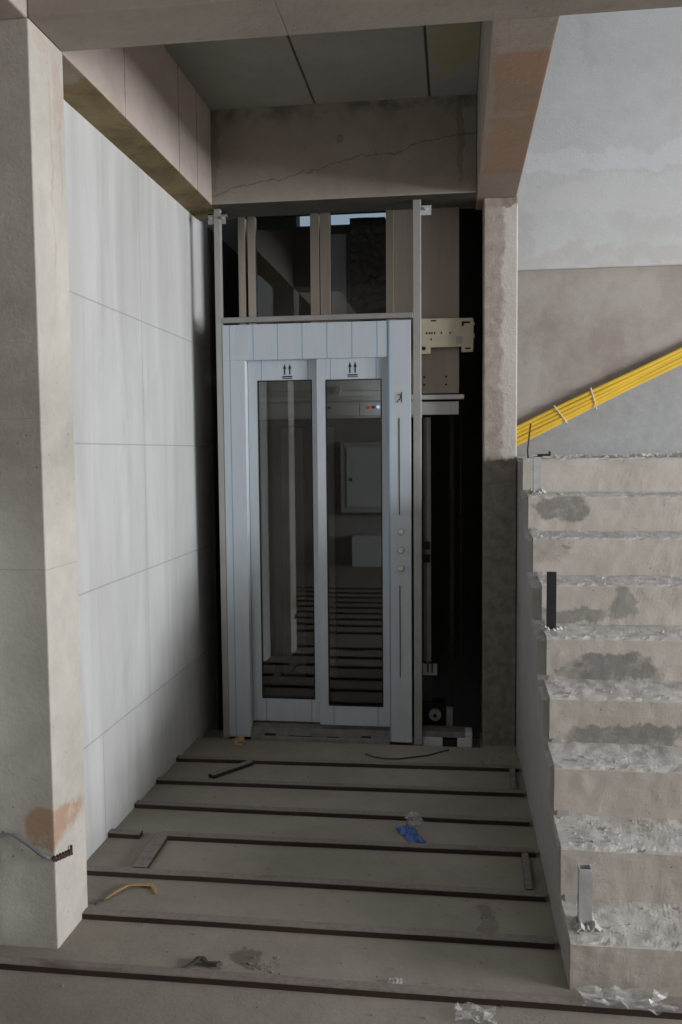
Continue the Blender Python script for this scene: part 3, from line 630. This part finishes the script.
# ------------------------------------------------------------------ yellow conduits on the stairwell wall
ords = ['topmost', 'second from the top', 'third from the top', 'fourth from the top', 'lowest']
p0, p1 = Vector((0.33, 0, 1.567)), Vector((2.62, 0, 2.67))
dv = (p1-p0).normalized(); nv = Vector((-dv.z, 0, dv.x))
for i in range(5):
    off = (2-i)*0.0205; pts = []
    for t in range(13):
        q = p0+(p1-p0)*(t/12) + nv*off*(1.05-0.02*t); pts.append((q.x, 5.538+0.004*math.sin(t*1.3+i)-(0.004 if i % 2 else 0), q.z+0.004*math.sin(t*0.9+i*1.1)))
    bm = tube(bmesh.new(), pts, 0.0124, 10)
    tag(obj('conduit', bm, m_conduit, smooth=False), '%s of the five yellow plastic conduits rising along the stairwell wall' % ords[i], 'conduit', 'yellow conduits on the stairwell wall')
def cable_tie(x, tilt, label):
    q = p0+dv*((x-p0.x)/dv.x); bm = bmesh.new()
    a = q+nv*0.066+dv*tilt; b_ = q-nv*0.066-dv*tilt
    tube(bm, [(a.x, 5.565, a.z), (a.x, 5.520, a.z), ((a.x+b_.x)/2, 5.518, (a.z+b_.z)/2), (b_.x, 5.520, b_.z), (b_.x, 5.565, b_.z)], 0.004, 6)
    tag(obj('cable_tie', bm, m_tie), label, 'cable tie', 'white ties around the conduits')
cable_tie(0.648, -0.012, 'white cable tie around the yellow conduits nearest their lower end')
cable_tie(0.845, 0.012, 'white cable tie around the yellow conduits farther up the slope')

# ------------------------------------------------------------------ small things
bm = bmesh.new(); tube(bm, [(-1.60, 2.392, 0.36), (-1.41, 2.395, 0.342), (-1.345, 2.40, 0.356), (-1.325, 2.402, 0.354), (-1.27, 2.396, 0.325), (-1.235, 2.392, 0.302), (-1.205, 2.39, 0.292)], 0.0048, 8)
cb = obj('cable', bm, m_cable, smooth=True); tag(cb, 'grey cable strung across the foot of the left column', 'cable')
bm = bmesh.new(); pts = []
for i in range(40):
    a = i*0.95; pts.append((-1.195+0.0035*i*0.03+0.007*math.cos(a), 2.395+i*0.0028, 0.288+0.007*math.sin(a)-i*0.0007))
tube(bm, pts, 0.0042, 5); bx(bm, -1.19, -1.184, 2.495, 2.501, 0.255, 0.285)
obj('wire_twist', bm, m_rustwire, cb)
bm = bmesh.new(); tube(bm, [(-1.405, 2.338, 0.0), (-1.405, 2.338, 0.01), (-1.405, 2.338, 0.03), (-1.405, 2.338, 1.35), (-1.405, 2.338, 1.37)], [0.03, 0.045, 0.052, 0.052, 0.045], 24)
tag(obj('plastic_roll', bm, m_pale, smooth=True), 'pale green upright plastic roll at the edge of the left column', 'roll')
bm = bmesh.new(); bx(bm, 0, 0.001, 0, 0.001, 0, 0.001); bm.free()
def strip(pts, w, t, mat, name, label, cat):
    bm = bmesh.new(); tube(bm, pts, w, 6, t); tag(obj(name, bm, mat), label, cat)
strip([(-1.168, 2.705, 0.004), (-1.150, 2.745, 0.008), (-1.124, 2.792, 0.009), (-1.085, 2.803, 0.008), (-1.045, 2.806, 0.008), (-1.030, 2.79, 0.006), (-1.008, 2.752, 0.004)], [0.004, 0.007, 0.008, 0.009, 0.009, 0.008, 0.005], 0.4, m_tan, 'scrap_strip', 'bent tan scrap strip lying on the floor near the left column', 'scrap')
strip([(-1.19, 2.668, 0.004), (-1.185, 2.69, 0.004), (-1.173, 2.70, 0.004)], 0.003, 1, m_scrapdark, 'wire_scrap', 'thin dark wire end between the left column and the tan strip', 'wire')
bm = nb((-1.13, -1.075, 4.262, 4.30, 0, 0.012), (-1.125, -1.105, 4.265, 4.295, 0.012, 0.036), (-1.105, -1.078, 4.27, 4.29, 0.018, 0.042)); tag(obj('wood_offcut', bm, m_woodblock, bevel=0.003), 'small raw wood offcut on the floor at the left foot of the lift door', 'offcut')
strip([(-0.795, 2.343, 0.004), (-0.770, 2.366, 0.006), (-0.752, 2.39, 0.012), (-0.738, 2.392, 0.012), (-0.722, 2.376, 0.010), (-0.69, 2.372, 0.010), (-0.683, 2.384, 0.008)], [0.004, 0.006, 0.012, 0.011, 0.008, 0.012, 0.010], 0.5, m_scrapdark, 'dark_scrap', 'dark bent scrap on the floor behind the long front batten', 'scrap')
strip([(-0.44, 4.20, 0.003), (-0.40, 4.165, 0.003), (-0.34, 4.145, 0.003), (-0.27, 4.15, 0.003), (-0.20, 4.175, 0.006), (-0.13, 4.215, 0.003), (-0.07, 4.27, 0.003), (-0.03, 4.30, 0.003)], 0.0035, 1, m_scrapdark, 'loose_wire', 'thin dark wire lying on the floor before the lift door', 'wire')
bl = thing('plastic_wrapper', 'crumpled blue plastic wrapper with a clear end lying on the battens', 'wrapper', (-0.17, 3.33, 0))
obj('blue_part', crumple(-0.172, 3.30, 0.0, 0.028, 0.085, 0.016, 3.3, rot=0.5, dome=0.022), m_bluefilm, bl, smooth=False)
obj('clear_end', crumple(-0.165, 3.43, 0.008, 0.034, 0.05, 0.015, 5.1, rot=0.5, dome=0.02), m_clear, bl)
for cx, cy, sx, sy, h, sd, lb in ((-0.165, 2.345, 0.022, 0.022, 0.014, 1.1, 'small clear plastic scrap on the floor just behind the front batten'),
        (0.055, 2.235, 0.055, 0.03, 0.016, 2.7, 'clear crumpled plastic scrap in front of the front batten'),
        (0.455, 2.315, 0.11, 0.04, 0.022, 4.4, 'large clear crumpled film at the foot of the lowest step')):
    tag(obj('plastic_scrap', crumple(cx, cy, 0.0 if cy > 2.34 or cy < 2.27 else 0.016, sx, sy, h, sd), m_clear), lb, 'plastic scrap', 'clear plastic scraps on the floor')
# plaster crumbs and grit on treads, landing and floor
def chip(bm, x, y, z, s):
    v = [bm.verts.new((x+s*random.uniform(.5, 1)*a, y+s*random.uniform(.5, 1)*b_, z+(s*random.uniform(.4, .9) if c else -0.003))) for a, b_, c in ((-1, -1, 0), (1, -1, 0), (1, 1, 0), (-1, 1, 0), (-.4, -.4, 1), (.5, -.3, 1), (.1, .5, 1))]
    for q in ((0, 1, 5, 4), (1, 2, 6, 5), (2, 3, 6), (3, 0, 4, 6), (4, 5, 6)): bm.faces.new([v[i] for i in q])
bm = bmesh.new()
for k in range(8):
    for i in range(70):
        x = 0.34+random.random()**1.4*0.9
        chip(bm, x, Y0+G_*k+0.03+random.random()*0.18, ZT[k+1]+0.002, random.uniform(0.003, 0.008)*(1 if random.random() < .93 else 2))
for i in range(260):
    x = 0.36+random.random()*1.2
    chip(bm, x, 4.25+random.random()*0.25+0.3*random.random()**3, ZT[9]+0.003, random.uniform(0.005, 0.016))
for i in range(40): chip(bm, random.uniform(0.85, 1.2), random.uniform(4.3, 4.5), ZT[9]+0.008, random.uniform(0.012, 0.022))
o = obj('plaster_debris', bm, m_dust); tag(o, 'pale plaster crumbs scattered over the treads and landing', 'debris', kind='stuff')
bm = bmesh.new()
for i in range(160):
    chip(bm, random.uniform(-1.15, 0.28), random.uniform(2.2, 4.3)**1, 0.002, random.uniform(0.0015, 0.005))
for i in range(25): chip(bm, random.uniform(-0.62, -0.50), random.uniform(2.36, 2.44), 0.002, random.uniform(0.002, 0.006))
for i in range(20): chip(bm, random.uniform(0.12, 0.30), random.uniform(4.1, 4.32), 0.003, random.uniform(0.004, 0.014))
o = obj('floor_grit', bm, m_floor); tag(o, 'small grey grit scattered over the floor between the battens', 'grit', kind='stuff')

# ------------------------------------------------------------------ what the door glass mirrors: the wall across the room
cb = thing('electrical_cabinet', 'grey electrical cabinet mirrored in the right glass of the lift door', 'cabinet', (-1.0, -2.7, 0.70))
obj('case', nb((-1.50, -0.62, -2.77, -2.60, 0.70, 1.63)), m_cab, cb, 0.006)
dr = obj('cabinet_door', nb((-1.42, -0.70, -2.598, -2.585, 0.78, 1.56)), m_white, cb, 0.004)
obj('lock', nb((-1.38, -1.34, -2.5845, -2.575, 1.12, 1.16)), m_ink, dr)
bm = nb((-1.34, -0.80, -2.76, -2.45, 0.0, 0.40)); wb = tag(obj('carton', bm, m_white, bevel=0.005), 'white carton on the floor mirrored below the electrical cabinet', 'carton')
struct('column', nb((-2.30, -1.90, -2.78, -2.70, 0, 3.2)), m_beam, 0.005)
